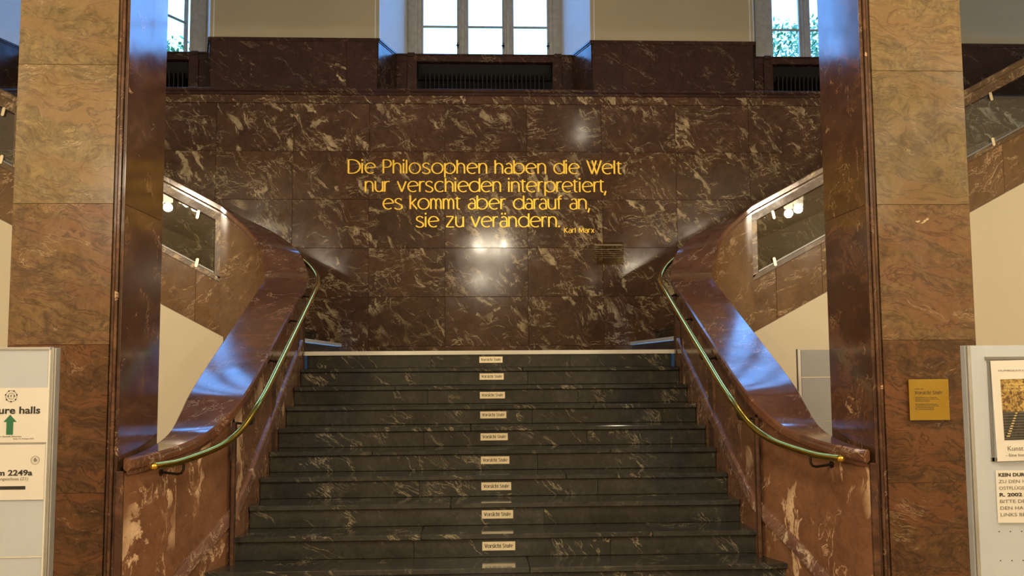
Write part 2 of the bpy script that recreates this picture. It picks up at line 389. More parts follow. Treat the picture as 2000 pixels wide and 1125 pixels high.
# ---- back wall: core, marble tiles, frieze, ledge, window piers
wb = empty('wall_back', kind='structure', loc=(0, WALL, 0))
part('wall_core', wb, 'grout', lambda b: box(b, -9.3, 9.3, WALL + .02, 13.2, 0, 5.3))
cols = [-.546 - i for i in range(8, -1, -1)] + [.546 + i for i in range(9)]
Z0 = 1.921; RH = .6447
for a, b_ in zip(cols, cols[1:]):
    for r in range(5):
        slab('tile', wb, 'wall', a, b_, WALL, WALL + .03, Z0 + r*RH, Z0 + (r+1)*RH, .002, .0013)
    slab('base_tile', wb, 'wall', a, b_, WALL - .004, WALL + .03, L, Z0)
    slab('frieze_tile', wb, 'wall', a + .2, b_ + .2, WALL - .012, WALL + .03, Z0 + 5*RH, 5.252)
def ledge(b):
    prism(b, [(-9, WALL-.055, 5.335), (-9, WALL-.055, 5.30), (-9, WALL-.03, 5.285), (-9, WALL-.03, 5.252), (-9, 12.0, 5.252), (-9, 12.0, 5.335)], (18, 0, 0))
part('ledge', wb, 'plinth', ledge, .003)
part('ledge_bed', wb, 'grout', lambda b: box(b, -9, 9, 12.0, 12.66, 5.25, 5.33))
SP = .322
def splay(x, sgn, y): return x + sgn * SP * (y - 12.0)
PT = 6.105
niches = [(-5.15, 1.43), (0.0, 1.452), (5.15, 1.43)]
edges = [(-9.0, -6.58), (-3.72, -1.452), (1.452, 3.72), (6.58, 9.0)]
for i, (a, b_) in enumerate(edges):
    # marble plinth of the pier: core + front panels + returns + moulded cap
    al = a if i == 0 else splay(a, -1, 12.64); bl = b_ if i == 3 else splay(b_, 1, 12.64)
    part('pier_core', wb, 'grout', lambda m: prism(m, [(a+.01, 12.02, 5.33), (b_-.01, 12.02, 5.33), (bl-.01, 12.66, 5.33), (al+.01, 12.66, 5.33)], (0, 0, PT-5.33)))
    if i in (1, 2):
        s = -1 if i == 1 else 1; js = sorted([s*1.452, s*1.885, s*2.335, s*3.72])
    else: js = [a, a + 1.2, b_]
    for p, q in zip(js, js[1:]): slab('pier_panel', wb, 'plinth', p, q, 12.0, 12.03, 5.335, PT - .045)
    if i > 0: part('return_panel', wb, 'plinth', lambda m: prism(m, [(a, 12.0, 5.335), (al, 12.64, 5.335), (al+.02, 12.64, 5.335), (a+.02, 12.0, 5.335)], (0, 0, PT-.045-5.335)), .002)
    if i < 3: part('return_panel', wb, 'plinth', lambda m: prism(m, [(b_, 12.0, 5.335), (bl, 12.64, 5.335), (bl-.02, 12.64, 5.335), (b_-.02, 12.0, 5.335)], (0, 0, PT-.045-5.335)), .002)
    e = .018
    def cap(m):
        for z0, z1, ee in ((PT-.045, PT-.025, .008), (PT-.025, PT, e)):
            prism(m, [(a-ee*(i > 0), 12.0-ee, z0), (b_+ee*(i < 3), 12.0-ee, z0), (bl+ee*(i < 3), 12.64, z0), (al-ee*(i > 0), 12.64, z0)], (0, 0, z1-z0))
    part('pier_cap', wb, 'plinth', cap)
    # plaster pier above
    al2 = a if i == 0 else splay(a, -1, 13.1); bl2 = b_ if i == 3 else splay(b_, 1, 13.1)
    part('plaster_pier', wb, 'plaster', lambda m: prism(m, [(a, 12.02, PT), (b_, 12.02, PT), (bl2, 13.1, PT), (al2, 13.1, PT)], (0, 0, 12.6-PT)))
    # thin painted beads at the pier's corners and the white lining of the splayed reveals
    for j, x in ((0, a), (1, b_)):
        if (i == 0 and j == 0) or (i == 3 and j == 1): continue
        sg = 1 if j == 0 else -1
        part('corner_bead', wb, 'reveal', lambda m: box(m, x + sg*.04, x + sg*.055, 12.012, 12.022, PT, 12.1))
        x2 = splay(x, -sg, 13.1)
        part('reveal_lining', wb, 'reveal', lambda m: prism(m, [(x + sg*.002, 12.02, PT), (x2 + sg*.002, 13.1, PT), (x2 - sg*.008, 13.1, PT), (x - sg*.008, 12.02, PT)], (0, 0, 6.0)))
part('plaster_lintel', wb, 'plaster', lambda m: box(m, -6.6, 6.6, 12.02, 13.1, 12.1, 12.6))

def window(n, cx, half, outer, opened=False):
    w = empty('window_%d' % n, kind='structure', loc=(cx, 12.95, PT))
    y = 12.95; zt = 12.1
    def casing(m):
        for s in (-1, 1):
            box(m, cx+s*half, cx+s*outer, y, y+.14, PT-.1, zt)
            box(m, cx+s*(half+.05), cx+s*(outer-.03), y-.02, y, PT-.1, zt)
        box(m, cx-outer, cx+outer, y, y+.14, zt-.1, zt); box(m, cx-outer, cx+outer, y, y+.14, 8.35, 8.47)
    part('window_frame', w, 'sash', casing, .004)
    for s in (-1, 1):
        part('mullion', w, 'sash', lambda m: (box(m, cx+s*.285, cx+s*.385, y-.01, y+.12, PT-.1, zt-.1), box(m, cx+s*.315, cx+s*.355, y-.035, y-.01, PT-.1, zt-.1)), .004)
    lights = [(-half, -.385), (-.285, .285), (.385, half)]
    for li, (a, b_) in enumerate(lights):
        for z0, z1, bars in ((PT-.08, 8.35, (6.66, 7.22, 7.78)), (8.47, zt-.1, (9.1, 9.7, 10.3, 10.9, 11.5))):
            def sash(m):
                f = .035
                box(m, a, a+f, .03, .08, z0, z1); box(m, b_-f, b_, .03, .08, z0, z1)
                box(m, a, b_, .03, .08, z0, z0+.05); box(m, a, b_, .03, .08, z1-.05, z1)
                for zb in bars: box(m, a, b_, .035, .07, zb-.012, zb+.012)
            so = part('sash', None, 'sash', sash)
            so.location = (cx, y, 0)
            go = part('pane', None, 'pane', lambda m: box(m, a+.02, b_-.02, .052, .056, z0+.02, z1-.02))
            if opened and li == 2 and z0 < 7:
                ang = R(62); hx = cx + b_
                for o_ in (so, go):
                    me = o_.data; me.transform(Matrix.Translation((b_, 0, 0)) @ Matrix.Rotation(ang, 4, 'Z') @ Matrix.Translation((-b_, 0, 0)))
            adopt(so, w); go.location = (0, 0, 0); go.parent = so
        if n == 1:
            part('handle', w, 'iron', lambda m: (box(m, cx+b_-.045, cx+b_-.005, y-.0, y+.03, 6.36, 6.375), box(m, cx+b_-.03, cx+b_-.02, y+.0, y+.03, 6.33, 6.41)))
    return w
window(1, 0.015, .95, 1.165)
window(2, -5.15, .86, 1.13, True)
window(3, 5.15, .86, 1.13)

# radiator niches under the windows
for i, (cx, half) in enumerate(niches):
    lab = ['radiator recess with marble surround under the left window, half hidden by the left pillar',
           'wide black radiator recess with marble surround centred under the middle window',
           'radiator recess with marble surround under the right window, half hidden by the right pillar'][i]
    rad = empty('radiator', lab, 'radiator', 'radiator recesses under the windows', loc=(cx, 12.62, 5.335))
    hb = splay(half, -1, 12.6)
    y = 12.6
    part('lower_rail', rad, 'plinth', lambda m: box(m, cx-hb, cx+hb, y, y+.06, 5.335, 5.547), .002)
    part('upper_rail', rad, 'plinth', lambda m: (box(m, cx-hb, cx+hb, y, y+.35, 5.995, 6.085), box(m, cx-hb, cx+hb, y-.02, y+.36, 6.085, PT), box(m, cx-.99, cx+.99, y-.012, y, 5.995, 6.012)), .002)
    for s in (-1, 1):
        part('jamb', rad, 'plinth', lambda m: box(m, cx+s*.97, cx+s*1.105, y-.008, y+.06, 5.547, 6.085), .002)
        part('jamb', rad, 'plinth', lambda m: box(m, cx+s*1.108, cx+s*hb, y+.01, y+.06, 5.547, 6.085), .002)
        part('jamb_cap', rad, 'plinth', lambda m: box(m, cx+s*1.0, cx+s*1.10, y-.03, y+.02, 6.06, PT+.012), .003)
    part('recess_lining', rad, 'dark', lambda m: (box(m, cx-1.0, cx+1.0, y+.30, y+.33, 5.5, 6.0), box(m, cx-1.13, cx-1.0, y+.05, y+.34, 5.34, 6.09), box(m, cx+1.0, cx+1.13, y+.05, y+.34, 5.34, 6.09), box(m, cx-1.0, cx+1.0, y+.05, y+.30, 5.34, 5.52)))
    part('hood', rad, 'dark', lambda m: prism(m, [(cx-.96, y+.08, 5.985), (cx-.96, y+.22, 5.80), (cx-.96, y+.24, 5.80), (cx-.96, y+.12, 5.99)], (1.92, 0, 0)))
    for k in range(28):
        x = cx - .85 + k * 1.70 / 27
        part('fin', rad, 'dark', lambda m: box(m, x-.010, x+.010, y+.12, y+.26, 5.56, 5.86), .004)

# ---- cream walls under the side flights
for s, nm in ((-1, 'wall_underflight_left'), (1, 'wall_underflight_right')):
    o = part(nm, None, 'cream', lambda b: prism(b, [(s*2.75, 9.405, 0), (s*9, 9.405, 0), (s*9, 9.405, S(9)), (s*2.75, 9.405, S(2.75))], (0, .3, 0)))
    tag(o, kind='structure')

# ================================================================== STAIRCASE
stair = empty('staircase', 'broad flight of black-green marble steps rising between two parapets', 'staircase', loc=(0, D, 0))
hws = {9: 1.985, 10: 2.13, 8: 1.85}
joints = {1: [.3], 2: [-.9], 3: [.9], 4: [-.2], 5: [-1.0, .95], 6: [.55], 7: [-.35], 8: [-.55, 1.1], 9: [.2], 10: [-.6]}
for k in range(0, 12):
    # step k has its tread at L - k*RI and the riser below it
    yf = D - k*T; z = L - k*RI; hw = hws.get(k, HW)
    if k == 11: break
    st = empty('step', loc=(0, yf, z)); adopt(st, stair)
    zr = z - RI
    js = [-hw] + ([.35] if k % 2 else [-.6, .8]) + [hw]
    for a, b_ in zip(js, js[1:]):
        slab('riser', st, 'step', a, b_, yf + .028, yf + .05, zr, z - .04, .002, .0008)
    if k == 0: continue
    js = [-hw] + joints.get(k, []) + [hw]
    for a, b_ in zip(js, js[1:]):
        slab('tread', st, 'step', a, b_, yf, yf + T + .045, z - .04, z, .006, .0008)
    part('step_core', st, 'grout', lambda m: box(m, -hw, hw, yf + .05, yf + T + .03, max(0, zr - .1), z - .04))
# landing with its pale nosing strip
part('landing_floor', stair, 'step', lambda m: box(m, -1.83, 1.83, D + .035, WALL - .005, L - .2, L - .001))
part('landing_nosing', stair, 'nosing', lambda m: box(m, -1.86, 1.86, D, D + .04, L - .040, L + .001), .004)['label'] = 'cream nosing strip of the landing'

# ---- side flights
def ring_y(x):  # inner face of the turning parapet at |x|
    return 8.8 + math.sqrt(max(0, 1 - (2.8 - x)**2)) if x < 2.8 else 9.8
for s in (-1, 1):
    side = 'left' if s < 0 else 'right'
    fl = empty('side_staircase', 'dark marble side flight climbing %s from the landing along the inscription wall' % side, 'staircase', 'side flights from the landing', loc=(s*1.89, WALL, L))
    for k in range(14):
        x0 = 1.89 + k*.31; x1 = x0 + .31 + .02; z = L + (k+1)*RI - .03
        n = 5; xs = [x0 + (x1-x0)*i/n for i in range(n+1)]
        pts = [(s*x, ring_y(x) + .004, z - .035) for x in xs] + [(s*x1, WALL - .004, z - .035), (s*x0, WALL - .004, z - .035)]
        st = part('step', fl, 'step', lambda m: prism(m, pts, (0, 0, .035)))
        xr = x0 + .025
        part('riser', None, 'step', lambda m: prism(m, [(s*xr, ring_y(xr) + .01, z-RI-.002), (s*(xr+.02), ring_y(xr+.02) + .01, z-RI-.002), (s*(xr+.02), WALL-.004, z-RI-.002), (s*xr, WALL-.004, z-RI-.002)], (0, 0, RI-.034))).parent = st
        if k == 0:
            q = part('nosing_strip', None, 'nosing', lambda m: box(m, s*(x0-.006), s*(x0+.05), ring_y(x0) + .02, WALL - .005, z - .036, z + .003), .003); q.parent = st
            q['label'] = 'cream nosing strip of the first side step'

# ================================================================== PARAPETS
INN = [(2.165, 5.375), (2.035, 5.78), (1.93, 6.115), (1.845, 6.36), (1.80, 6.55), (1.79, 6.9), (1.79, 7.57), (1.79, 8.2), (1.79, 8.8)]
ZC = [1.165, 1.195, 1.262, 1.385, 1.496, 1.653, 1.952, 2.233, 2.50]
TURN = [(180, 2.50), (168, 2.585), (158, 2.68), (146, 2.85), (133, 2.98), (120, 3.105), (105, 3.23), (90, 3.36)]
def capz(x): return S(x) + 1.352
def stations():
    """list of (inner xy, outer xy, z) along the coping, bottom to top"""
    out = []
    c = catmull([(x, y, z) for (x, y), z in zip(INN, ZC)], 6)
    for x, y, z in c:
        oy = y + (.0 if y > 6.0 else 0)
        out.append(((x, y), (2.215, y + (.16 * max(0, min(1, (6.9 - y) / 1.5)) if y > 5.4 else .03)), z))
    tz = catmull([(a, z, 0) for a, z in TURN], 5)
    for a, z, _ in tz[1:]:
        ca, sa = math.cos(R(a)), math.sin(R(a))
        # angle 180 points towards the stairs (smaller |x|), 90 towards the wall
        out.append(((2.8 + 1.01*ca, 8.8 + 1.0*sa), (2.8 + .585*ca, 8.8 + .585*sa), z))
    for i in range(1, 25):
        x = 2.8 + i * .26
        out.append(((x, 9.8), (x, 9.385), capz(x)))
    return out
ST = stations()
def sect(st, s, prof):
    (ix, iy), (ox, oy), z = st
    d = Vector((ox-ix, oy-iy)); w = d.length; d.normalize(); r = []
    for u, frac, dz in prof:
        p = Vector((ix, iy)) + d * (u + frac * w)
        r.append((s*p.x, p.y, z + dz))
    return r
CAPP = [(.028, 0, -.098), (.028, 0, -.078), (.010, 0, -.070), (0, 0, -.060), (0, 0, -.012), (.012, 0, 0),
        (-.012, 1, 0), (0, 1, -.012), (0, 1, -.060), (-.010, 1, -.070), (-.028, 1, -.078), (-.028, 1, -.098)]
def near_y(y): return min(range(len(ST)), key=lambda i: abs(ST[i][0][1] - y) + (10 if i > 48 else 0))
cuts = [0, near_y(6.47), near_y(7.57), 48, 48 + 17]
def body_ring(st, s, zb):
    (ix, iy), (ox, oy), z = st
    d = Vector((ox-ix, oy-iy)); w = d.length; d.normalize()
    a = Vector((ix, iy)) + d * .045; b = Vector((ix, iy)) + d * (w - .03)
    if (b - a).dot(d) < .02: b = a + d * .02
    zt = z - .085
    return [(s*a.x, a.y, zb), (s*b.x, b.y, zb), (s*b.x, b.y, zt), (s*a.x, a.y, zt)]
nC = len(catmull([(x, y, 0) for x, y in INN], 6)) - 1       # last straight station (start of the turn)
nT = nC + 35                                                # end of the turn
for s in (-1, 1):
    side = 'left' if s < 0 else 'right'
    par = empty('stair_parapet', 'red-brown marble parapet with broad coping on the %s of the steps' % side, 'parapet', 'parapets beside the steps', loc=(s*2.0, 5.5, 0))
    # coping slabs
    cs = [0, near_y(6.47), near_y(7.57), nC + 5, nC + 18, nT + 2] + list(range(nT + 6, len(ST) - 1, 4)) + [len(ST) - 1]
    for a, b_ in zip(cs, cs[1:]):
        rows = []
        for i in range(a, b_ + 1):
            rows.append(sect(ST[i], s, CAPP))
        # hairline joint: pull both ends in by 1 mm
        def pull(r0, r1): return [tuple(Vector(p) + (Vector(q)-Vector(p)).normalized()*.0012) for p, q in zip(r0, r1)]
        rows[0] = pull(rows[0], rows[1]); rows[-1] = pull(rows[-1], rows[-2])
        part('coping_slab', par, 'cap' if a < nT else 'frame', lambda m: loft(m, rows), 0, True)
    # wall below: curved lower end, straight run, turn
    bs = [0, near_y(5.85), near_y(6.42), near_y(7.45), near_y(8.2), nC + 6, nC + 20, nT]
    for a, b_ in zip(bs, bs[1:]):
        rows = [body_ring(ST[i], s, 0.0) for i in range(a, b_ + 1)]
        part('wall_panel', par, 'cheek' if b_ <= nC + 6 else 'string', lambda m: loft(m, rows), 0, True)
    part('end_strip', par, 'flank', lambda m: box(m, s*2.205, s*2.2455, 5.376, 5.43, 0, 1.09), .003)
    # diagonal skirting band following the steps
    rows = []
    for i in range(near_y(5.45), nC + 1):
        (ix, iy), (ox, oy), z = ST[i]
        d = Vector((ox-ix, oy-iy)).normalized(); zz = nose(iy) + .13
        a = Vector((ix, iy)) + d*.024; b = Vector((ix, iy)) + d*.06
        rows.append([(s*a.x, a.y, zz+.01), (s*a.x, a.y, zz+.10), (s*(a.x+.008), a.y, zz+.112), (s*b.x, b.y, zz+.112), (s*b.x, b.y, zz)])
    part('skirting_band', par, 'band', lambda m: loft(m, rows), 0, True)['label'] = 'diagonal skirting band above the steps'
    # upright strips on the inner face
    for y0, y1 in ((6.38, 6.44), (7.52, 7.68), (8.60, 8.66), (8.86, 8.94)):
        i = near_y((y0+y1)/2) if y1 < 8.8 else nC
        zt = ST[i][2] - .12
        part('upright_strip', par, 'flank', lambda m: box(m, s*1.828, s*1.85, y0, y1, max(.1, nose(y0)-.2), zt), .003)
    # string wall with framed openings beside the side flight
    yF = 9.43; yB = 9.76
    ops = [(2.86, 4.62), (4.95, 6.95)]
    def band(x0, x1, d0, d1, y0=yF, y1=yB):
        return lambda m: prism(m, [(s*x0, y0, S(x0)+d0), (s*x1, y0, S(x1)+d0), (s*x1, y0, S(x1)+d1), (s*x0, y0, S(x0)+d1)], (0, y1-y0, 0))
    xs = [2.80, 3.05, 3.55, 4.2, 4.9, 5.6, 6.3, 7.2]
    for a, b_ in zip(xs, xs[1:]):
        part('string_panel', par, 'string', band(a+.001, b_-.001, .0, .54), .002)
    part('lower_rail', par, 'frame', band(2.80, 7.2, .541, .60, yF-.006), .003)
    part('upper_rail', par, 'frame', band(2.80, 7.2, 1.165, 1.27, yF-.004), .003)
    part('stile', par, 'frame', lambda m: prism(m, [(s*2.72, yF-.006, S(2.72)+.52), (s*2.86, yF-.006, S(2.86)+.60), (s*2.86, yF-.006, S(2.86)+1.17), (s*2.72, yF-.006, S(2.72)+1.22)], (0, yB-yF, 0)), .003)
    part('stile', par, 'frame', lambda m: prism(m, [(s*4.62, yF-.004, S(4.62)+.60), (s*4.95, yF-.004, S(4.95)+.60), (s*4.95, yF-.004, S(4.95)+1.165), (s*4.62, yF-.004, S(4.62)+1.165)], (0, yB-yF, 0)), .003)
    part('stile', par, 'frame', lambda m: prism(m, [(s*6.95, yF-.004, S(6.95)+.60), (s*7.2, yF-.004, S(7.2)+.60), (s*7.2, yF-.004, S(7.2)+1.165), (s*6.95, yF-.004, S(6.95)+1.165)], (0, yB-yF, 0)), .003)
    # glass panels of the openings, held by brass clips
    for (a, b_), where in zip(ops, ('between the %s parapet turn and pillar' % side, 'beyond the %s pillar' % side)):
        gp = empty('glass_panel', 'smoked glass panel with brass clips in the opening ' + where, 'glass panel', 'glass panels in the side parapets', loc=(s*(a+b_)/2, yF+.01, S((a+b_)/2)+.6))
        part('glass', gp, 'balustrade_glass', band(a+.006, b_-.006, .625, 1.150, yF+.012, yF+.020))
        part('metal_edge', gp, 'metal_rail', band(a+.004, b_-.004, .602, .620, yF-.002, yF+.03))
        xc = [a + .185, a + 1.15, b_ - .35] if a < 3 else [a + .12, a + .55, b_ - .3]
        for x in xc:
            for dd, t0 in ((.585, .0), (1.09, 0.)):
                cz = S(x) + dd
                def clip(m):
                    r_ = .016; ax = -s*.012
                    pts = [(s*x + r_*math.cos(R(q)) , yF-.012, cz + r_*math.sin(R(q))) for q in range(180, 361, 30)] + [(s*x + ax + r_*math.cos(R(q)), yF-.012, cz+.062 + r_*math.sin(R(q))) for q in range(0, 181, 30)]
                    prism(m, pts, (0, .008, 0))
                part('clip', gp, 'plate', clip)

    # brass handrail
    rail = empty('handrail', 'polished brass handrail on iron brackets along the %s parapet' % side, 'handrail', 'brass handrails', loc=(s*1.7, 6, 1))
    RP = [(2.065, 5.43, 1.112), (2.03, 5.51, 1.110), (1.96, 5.70, 1.117), (1.84, 6.06, 1.170), (1.765, 6.28, 1.255), (1.715, 6.50, 1.395), (1.70, 6.75, 1.512),
          (1.70, 7.2, 1.715), (1.70, 7.7, 1.94), (1.70, 8.2, 2.165), (1.70, 8.7, 2.395)]
    for a in (168, 155, 143, 131, 120, 110):
        zc = 2.42 + (180-a)/90*.82
        RP.append((2.8 + 1.10*math.cos(R(a)), 8.8 + 1.09*math.sin(R(a)), zc))
    pts = [(s*x, y, z) for x, y, z in catmull(RP, 5)]
    part('rail', rail, 'brass', lambda m: tube(m, pts, [.010, .018] + [.023]*(len(pts)-2), 16), 0, True)
    for yb in (5.68, 6.45, 7.35, 8.15, 8.75):
        p = min(pts, key=lambda q: abs(q[1]-yb) + (5 if q[2] > 2.45 else 0))
        j = min(range(nC+1), key=lambda i: abs(ST[i][0][1]-p[1])); (ix, iy), (ox, oy), _ = ST[j]
        wx = ix + .05; wx = s*wx
        def br(m):
            tube(m, [(p[0], p[1], p[2]-.018), (p[0], p[1], p[2]-.055), (p[0]+s*.012, p[1], p[2]-.078), (p[0]+s*.04, p[1]+.01, p[2]-.085), (wx+s*.004, p[1]+.012, p[2]-.07)], .0085, 8)
            tube(m, [(wx-s*.012, p[1]+.012, p[2]-.07), (wx+s*.01, p[1]+.012, p[2]-.07)], .024, 14)
        part('bracket', rail, 'iron', br, 0, True)

# ================================================================== PILLARS
PB = 5.37
for s in (-1, 1):
    side = 'left' if s < 0 else 'right'
    P_ = empty('pillar', 'square tan marble pillar at the %s foot of the staircase' % side, 'pillar', 'marble pillars', loc=(s*2.6, PB+.35, 0))
    part('core', P_, 'grout', lambda m: box(m, s*2.27, s*2.87, PB+.03, PB+.66, 0, 5.6))
    zj = [0, .13, .97, 1.825, 2.658, 3.50, 4.33, 5.16, 5.6]
    for a, b_ in zip(zj, zj[1:]):
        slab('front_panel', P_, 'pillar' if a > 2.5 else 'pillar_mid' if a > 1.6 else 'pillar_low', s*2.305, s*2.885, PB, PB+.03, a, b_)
        slab('outer_panel', P_, 'flank', s*2.86, s*2.885, PB+.03, PB+.66, a, b_)
    zk = [0, .97, 2.66, 4.30, 5.6]
    for a, b_ in zip(zk, zk[1:]):
        slab('side_panel', P_, 'flank', s*2.246, s*2.275, PB+.035, PB+.683, a, b_)
    slab('back_panel', P_, 'flank', s*2.275, s*2.86, PB+.66, PB+.683, 0, 5.6)
    # reeded corner moulding
    for x0, x1, y0 in ((2.242, 2.262, PB+.012), (2.264, 2.280, PB-.004), (2.282, 2.303, PB+.008)):
        part('corner_moulding', P_, 'flank', lambda m: box(m, s*x0, s*x1, y0, PB+.035, 0, 5.6), .004)

# ================================================================== INSCRIPTION
ins = empty('inscription', 'gilded four-line German inscription with the author named below it on the dark marble wall', 'lettering', loc=(0, WALL, 3.9))
lines = [('Die Philosophen haben die Welt', -1.815, 1.805, 4.203, .1395), ('nur verschieden interpretiert,', -1.590, 1.594, 3.958, .1395),
         ('es kommt aber darauf an,', -1.355, 1.371, 3.726, .1395), ('sie zu verändern.', -.930, .965, 3.488, .1395), ('Karl Marx', 1.035, 1.430, 3.412, .050)]
for txt, x0, x1, zb, u in lines:
    lay, tot = layout(txt)
    k = (x1 - x0) / (tot * u)
    ln = empty('text_line', loc=(x0, WALL, zb)); adopt(ln, ins)
    for c, x in lay:
        bm = bm_new(); glyph(bm, c, u, .0225 if u > .1 else .0105, .0120 if u > .1 else .0065, -.009 if u > .1 else -.005, -.0008)
        if k < .97 or k > 1.03:
            for v in bm.verts: v.co.x *= (1 + (k-1)*.5)
        o = obj('letter', bm, 'gold'); o.location = (x0 + x*u*k, WALL, zb); adopt(o, ln)

# clear information plaque on the wall
pl = empty('clear_plaque', 'clear acrylic plaque with pale lines of print on the wall below the inscription', 'plaque', loc=(1.61, WALL, 3.14))
part('sheet', pl, 'acrylic', lambda m: box(m, 1.41, 1.82, WALL-.022, WALL-.017, 2.985, 3.285))
M['photo_line'] = plain('dull_gold_print', (.24, .17, .08), .4)
for k, (z, h, w0, w1) in enumerate(((3.245, .05, 1.43, 1.80), (3.185, .02, 1.43, 1.79), (3.155, .008, 1.43, 1.77), (3.13, .008, 1.45, 1.77), (3.10, .008, 1.43, 1.80), (3.075, .008, 1.43, 1.80))):
    part('print_line', pl, 'photo_line', lambda m: box(m, w0, w1, WALL-.0235, WALL-.0225, z-h/2*.4, z+h/2*.4))
for x, z in ((1.425, 3.0), (1.805, 3.0), (1.425, 3.27), (1.805, 3.27)):
    part('bolt', pl, 'iron', lambda m: tube(m, [(x, WALL-.026, z), (x, WALL, z)], .006, 10))

# ================================================================== STEP PLATES
ordn = ['topmost', 'second', 'third', 'fourth', 'fifth', 'sixth', 'seventh', 'eighth', 'ninth']
PW_ = .2345; PH = .062
for k in range(9):
    yf = D - k*T + .028; zc = L - (k+1)*RI + .0755 + (.002 if k % 2 else 0); xc = .0005
    e = empty('step_plate', 'small brass plate lettered Vorsicht Stufe on the %s riser counted from the landing' % ordn[k], 'plate', 'brass plates on the risers', loc=(xc, yf, zc))
    part('plate', e, 'plate', lambda m: box(m, xc-PW_/2, xc+PW_/2, yf-.004, yf, zc-PH/2, zc+PH/2), .0012)
    lay, tot = layout('Vorsicht Stufe', .55, .42)
    wtx = PW_*.84; u = wtx / tot * 1.0; uy = .0190
    bm = bm_new()
    for c, x in lay: glyph(bm, c, 1., .34, .13, 0, 1, x, True)
    for v in bm.verts: v.co = Vector((xc - wtx/2 + v.co.x*u, yf - .0052 + v.co.y*.0013, zc - .0105 + v.co.z*uy))
    o = obj('lettering', bm, 'ink'); adopt(o, e)

# brass plaque on the right pillar
e = empty('pillar_plaque', 'square golden plaque headed Vorsicht Stufe on the front of the right pillar', 'plaque', loc=(2.567, PB, 1.466))
part('plate', e, 'plaque', lambda m: box(m, 2.445, 2.690, PB-.022, PB-.010, 1.343, 1.588), .0015)
for x in (2.47, 2.665):
    for z in (1.37, 1.56): part('standoff', e, 'plaque', lambda m: tube(m, [(x, PB-.011, z), (x, PB, z)], .005, 8))
lay, tot = layout('Vorsicht Stufe', .55, .36); bm = bm_new()
for c, x in lay: glyph(bm, c, 1., .22, .08, 0, 1, x, True, .25)
for v in bm.verts: v.co = Vector((2.478 + v.co.x*.172/(tot+.3), PB-.0232 + v.co.y*.0012, 1.4985 + v.co.z*.0150))
o = obj('heading', bm, 'ink'); adopt(o, e)
text('small_print', 'Ceal Floyer, 2009', .0085, 2.476, PB-.0225, 1.528, 'ink', e, width=.056)
sp = [('Die Installation ist ein Projekt der', .136, 0), ('Humboldt-Universität zu Berlin zum', .146, 1), ('200-jährigen Jubiläum.', .092, 2),
      ('Mit freundlicher Unterstützung der', .138, 4), ('Humboldt-Universitäts-Gesellschaft', .144, 5), ('und ihrem Ehrenvorsitzenden', .112, 6), ('Dr. h.c. Hartwig Piepenbrock.', .114, 7)]
for t_, w_, r_ in sp:
    text('small_print', t_, .0095, 2.479, PB-.0225, 1.4765 - r_*.01015, 'ink', e, width=w_)

# ================================================================== NOTICE BOARDS
bx = -1.783; by = 3.5
nb = empty('notice_board', 'freestanding grey notice board with two white papers in front of the left pillar', 'notice board', loc=(-2.4, by, 0))
part('panel', nb, 'board', lambda m: box(m, -3.0, bx, by, by+.02, .12, 1.768))
part('top_edge', nb, 'alu', lambda m: box(m, -3.0, bx+.003, by-.004, by+.03, 1.766, 1.776), .001)
part('white_edge', nb, 'paper', lambda m: box(m, bx-.001, bx+.003, by-.003, by+.02, .12, 1.766))
for x0, x1, y0 in ((bx+.004, bx+.010, by+.004), (bx+.011, bx+.016, by), (bx+.017, bx+.023, by+.003), (-3.03, -3.0, by)):
    part('post', nb, 'alu', lambda m: box(m, x0, x1, y0, by+.04, 0, 1.772), .001)
part('cover_sheet', nb, 'board', lambda m: box(m, -2.9, bx-.001, by-.0015, by-.0005, .999, 1.20))
part('cover_edge', nb, 'paper', lambda m: box(m, -2.9, bx-.001, by-.002, by, .994, .998))
part('divider', nb, 'alu', lambda m: box(m, -2.9, bx+.000, by-.003, by, 1.4125, 1.4180))
p1 = empty('direction_sign', 'white sheet with a green up arrow, reading ure halls, on the left board', 'sign', loc=(-2.0, by-.003, 1.52))
part('paper', p1, 'paper', lambda m: box(m, -2.095, bx+.001, by-.0042, by-.003, 1.4185, 1.623))
text('words', 'Lecture halls', .037, -1.807, by-.0046, 1.5265, 'ink', p1, bold=.0009, align='RIGHT', width=.232)
def arrow(m):
    cx = -1.9180; z = 1.4475
    prism(m, [(cx-.0125, by-.0050, z), (cx+.0125, by-.0050, z), (cx+.0125, by-.0050, z+.048), (cx+.024, by-.0050, z+.048), (cx, by-.0050, z+.075), (cx-.024, by-.0050, z+.048), (cx-.0125, by-.0050, z+.048)], (0, .0006, 0))
part('arrow', p1, 'green', arrow)
def atom(m):
    cx, cz = -1.917, 1.592
    for rr, n in ((.021, 24), (.0115, 18)):
        pts = [(cx+rr*math.cos(2*math.pi*i/n), by-.0048, cz+rr*math.sin(2*math.pi*i/n)) for i in range(n+1)]; tube(m, pts, .0006, 4)
    for i in range(7):
        a = 2*math.pi*i/7 + math.pi*3/2; x, z = cx+.021*math.cos(a), cz+.021*math.sin(a)
        tube(m, [(x, by-.0052, z), (x, by-.0042, z)], .0028, 10)
    for q in (-1, 1): tube(m, [(cx+q*.0115, by-.0052, cz), (cx+q*.0115, by-.0042, cz)], .0026, 10)
part('ring_emblem', p1, 'ink', atom)
text('letter', 'F', .0125, -1.917, by-.0048, 1.5875, 'ink', p1, align='CENTER')
text('small_print', 'Institut für Slawistik Exkursion', .0075, -1.874, by-.0046, 1.4390, 'grey_ink', p1, align='RIGHT', width=.11)
text('small_print', 'Berlin, 14.-18 August 2022', .0065, -1.828, by-.0046, 1.4305, 'grey_ink', p1, align='RIGHT', width=.076)
p2 = empty('room_sign', 'cream sheet reading m 2249a above a black bar, lower on the left board', 'sign', loc=(-2.0, by-.003, 1.3))
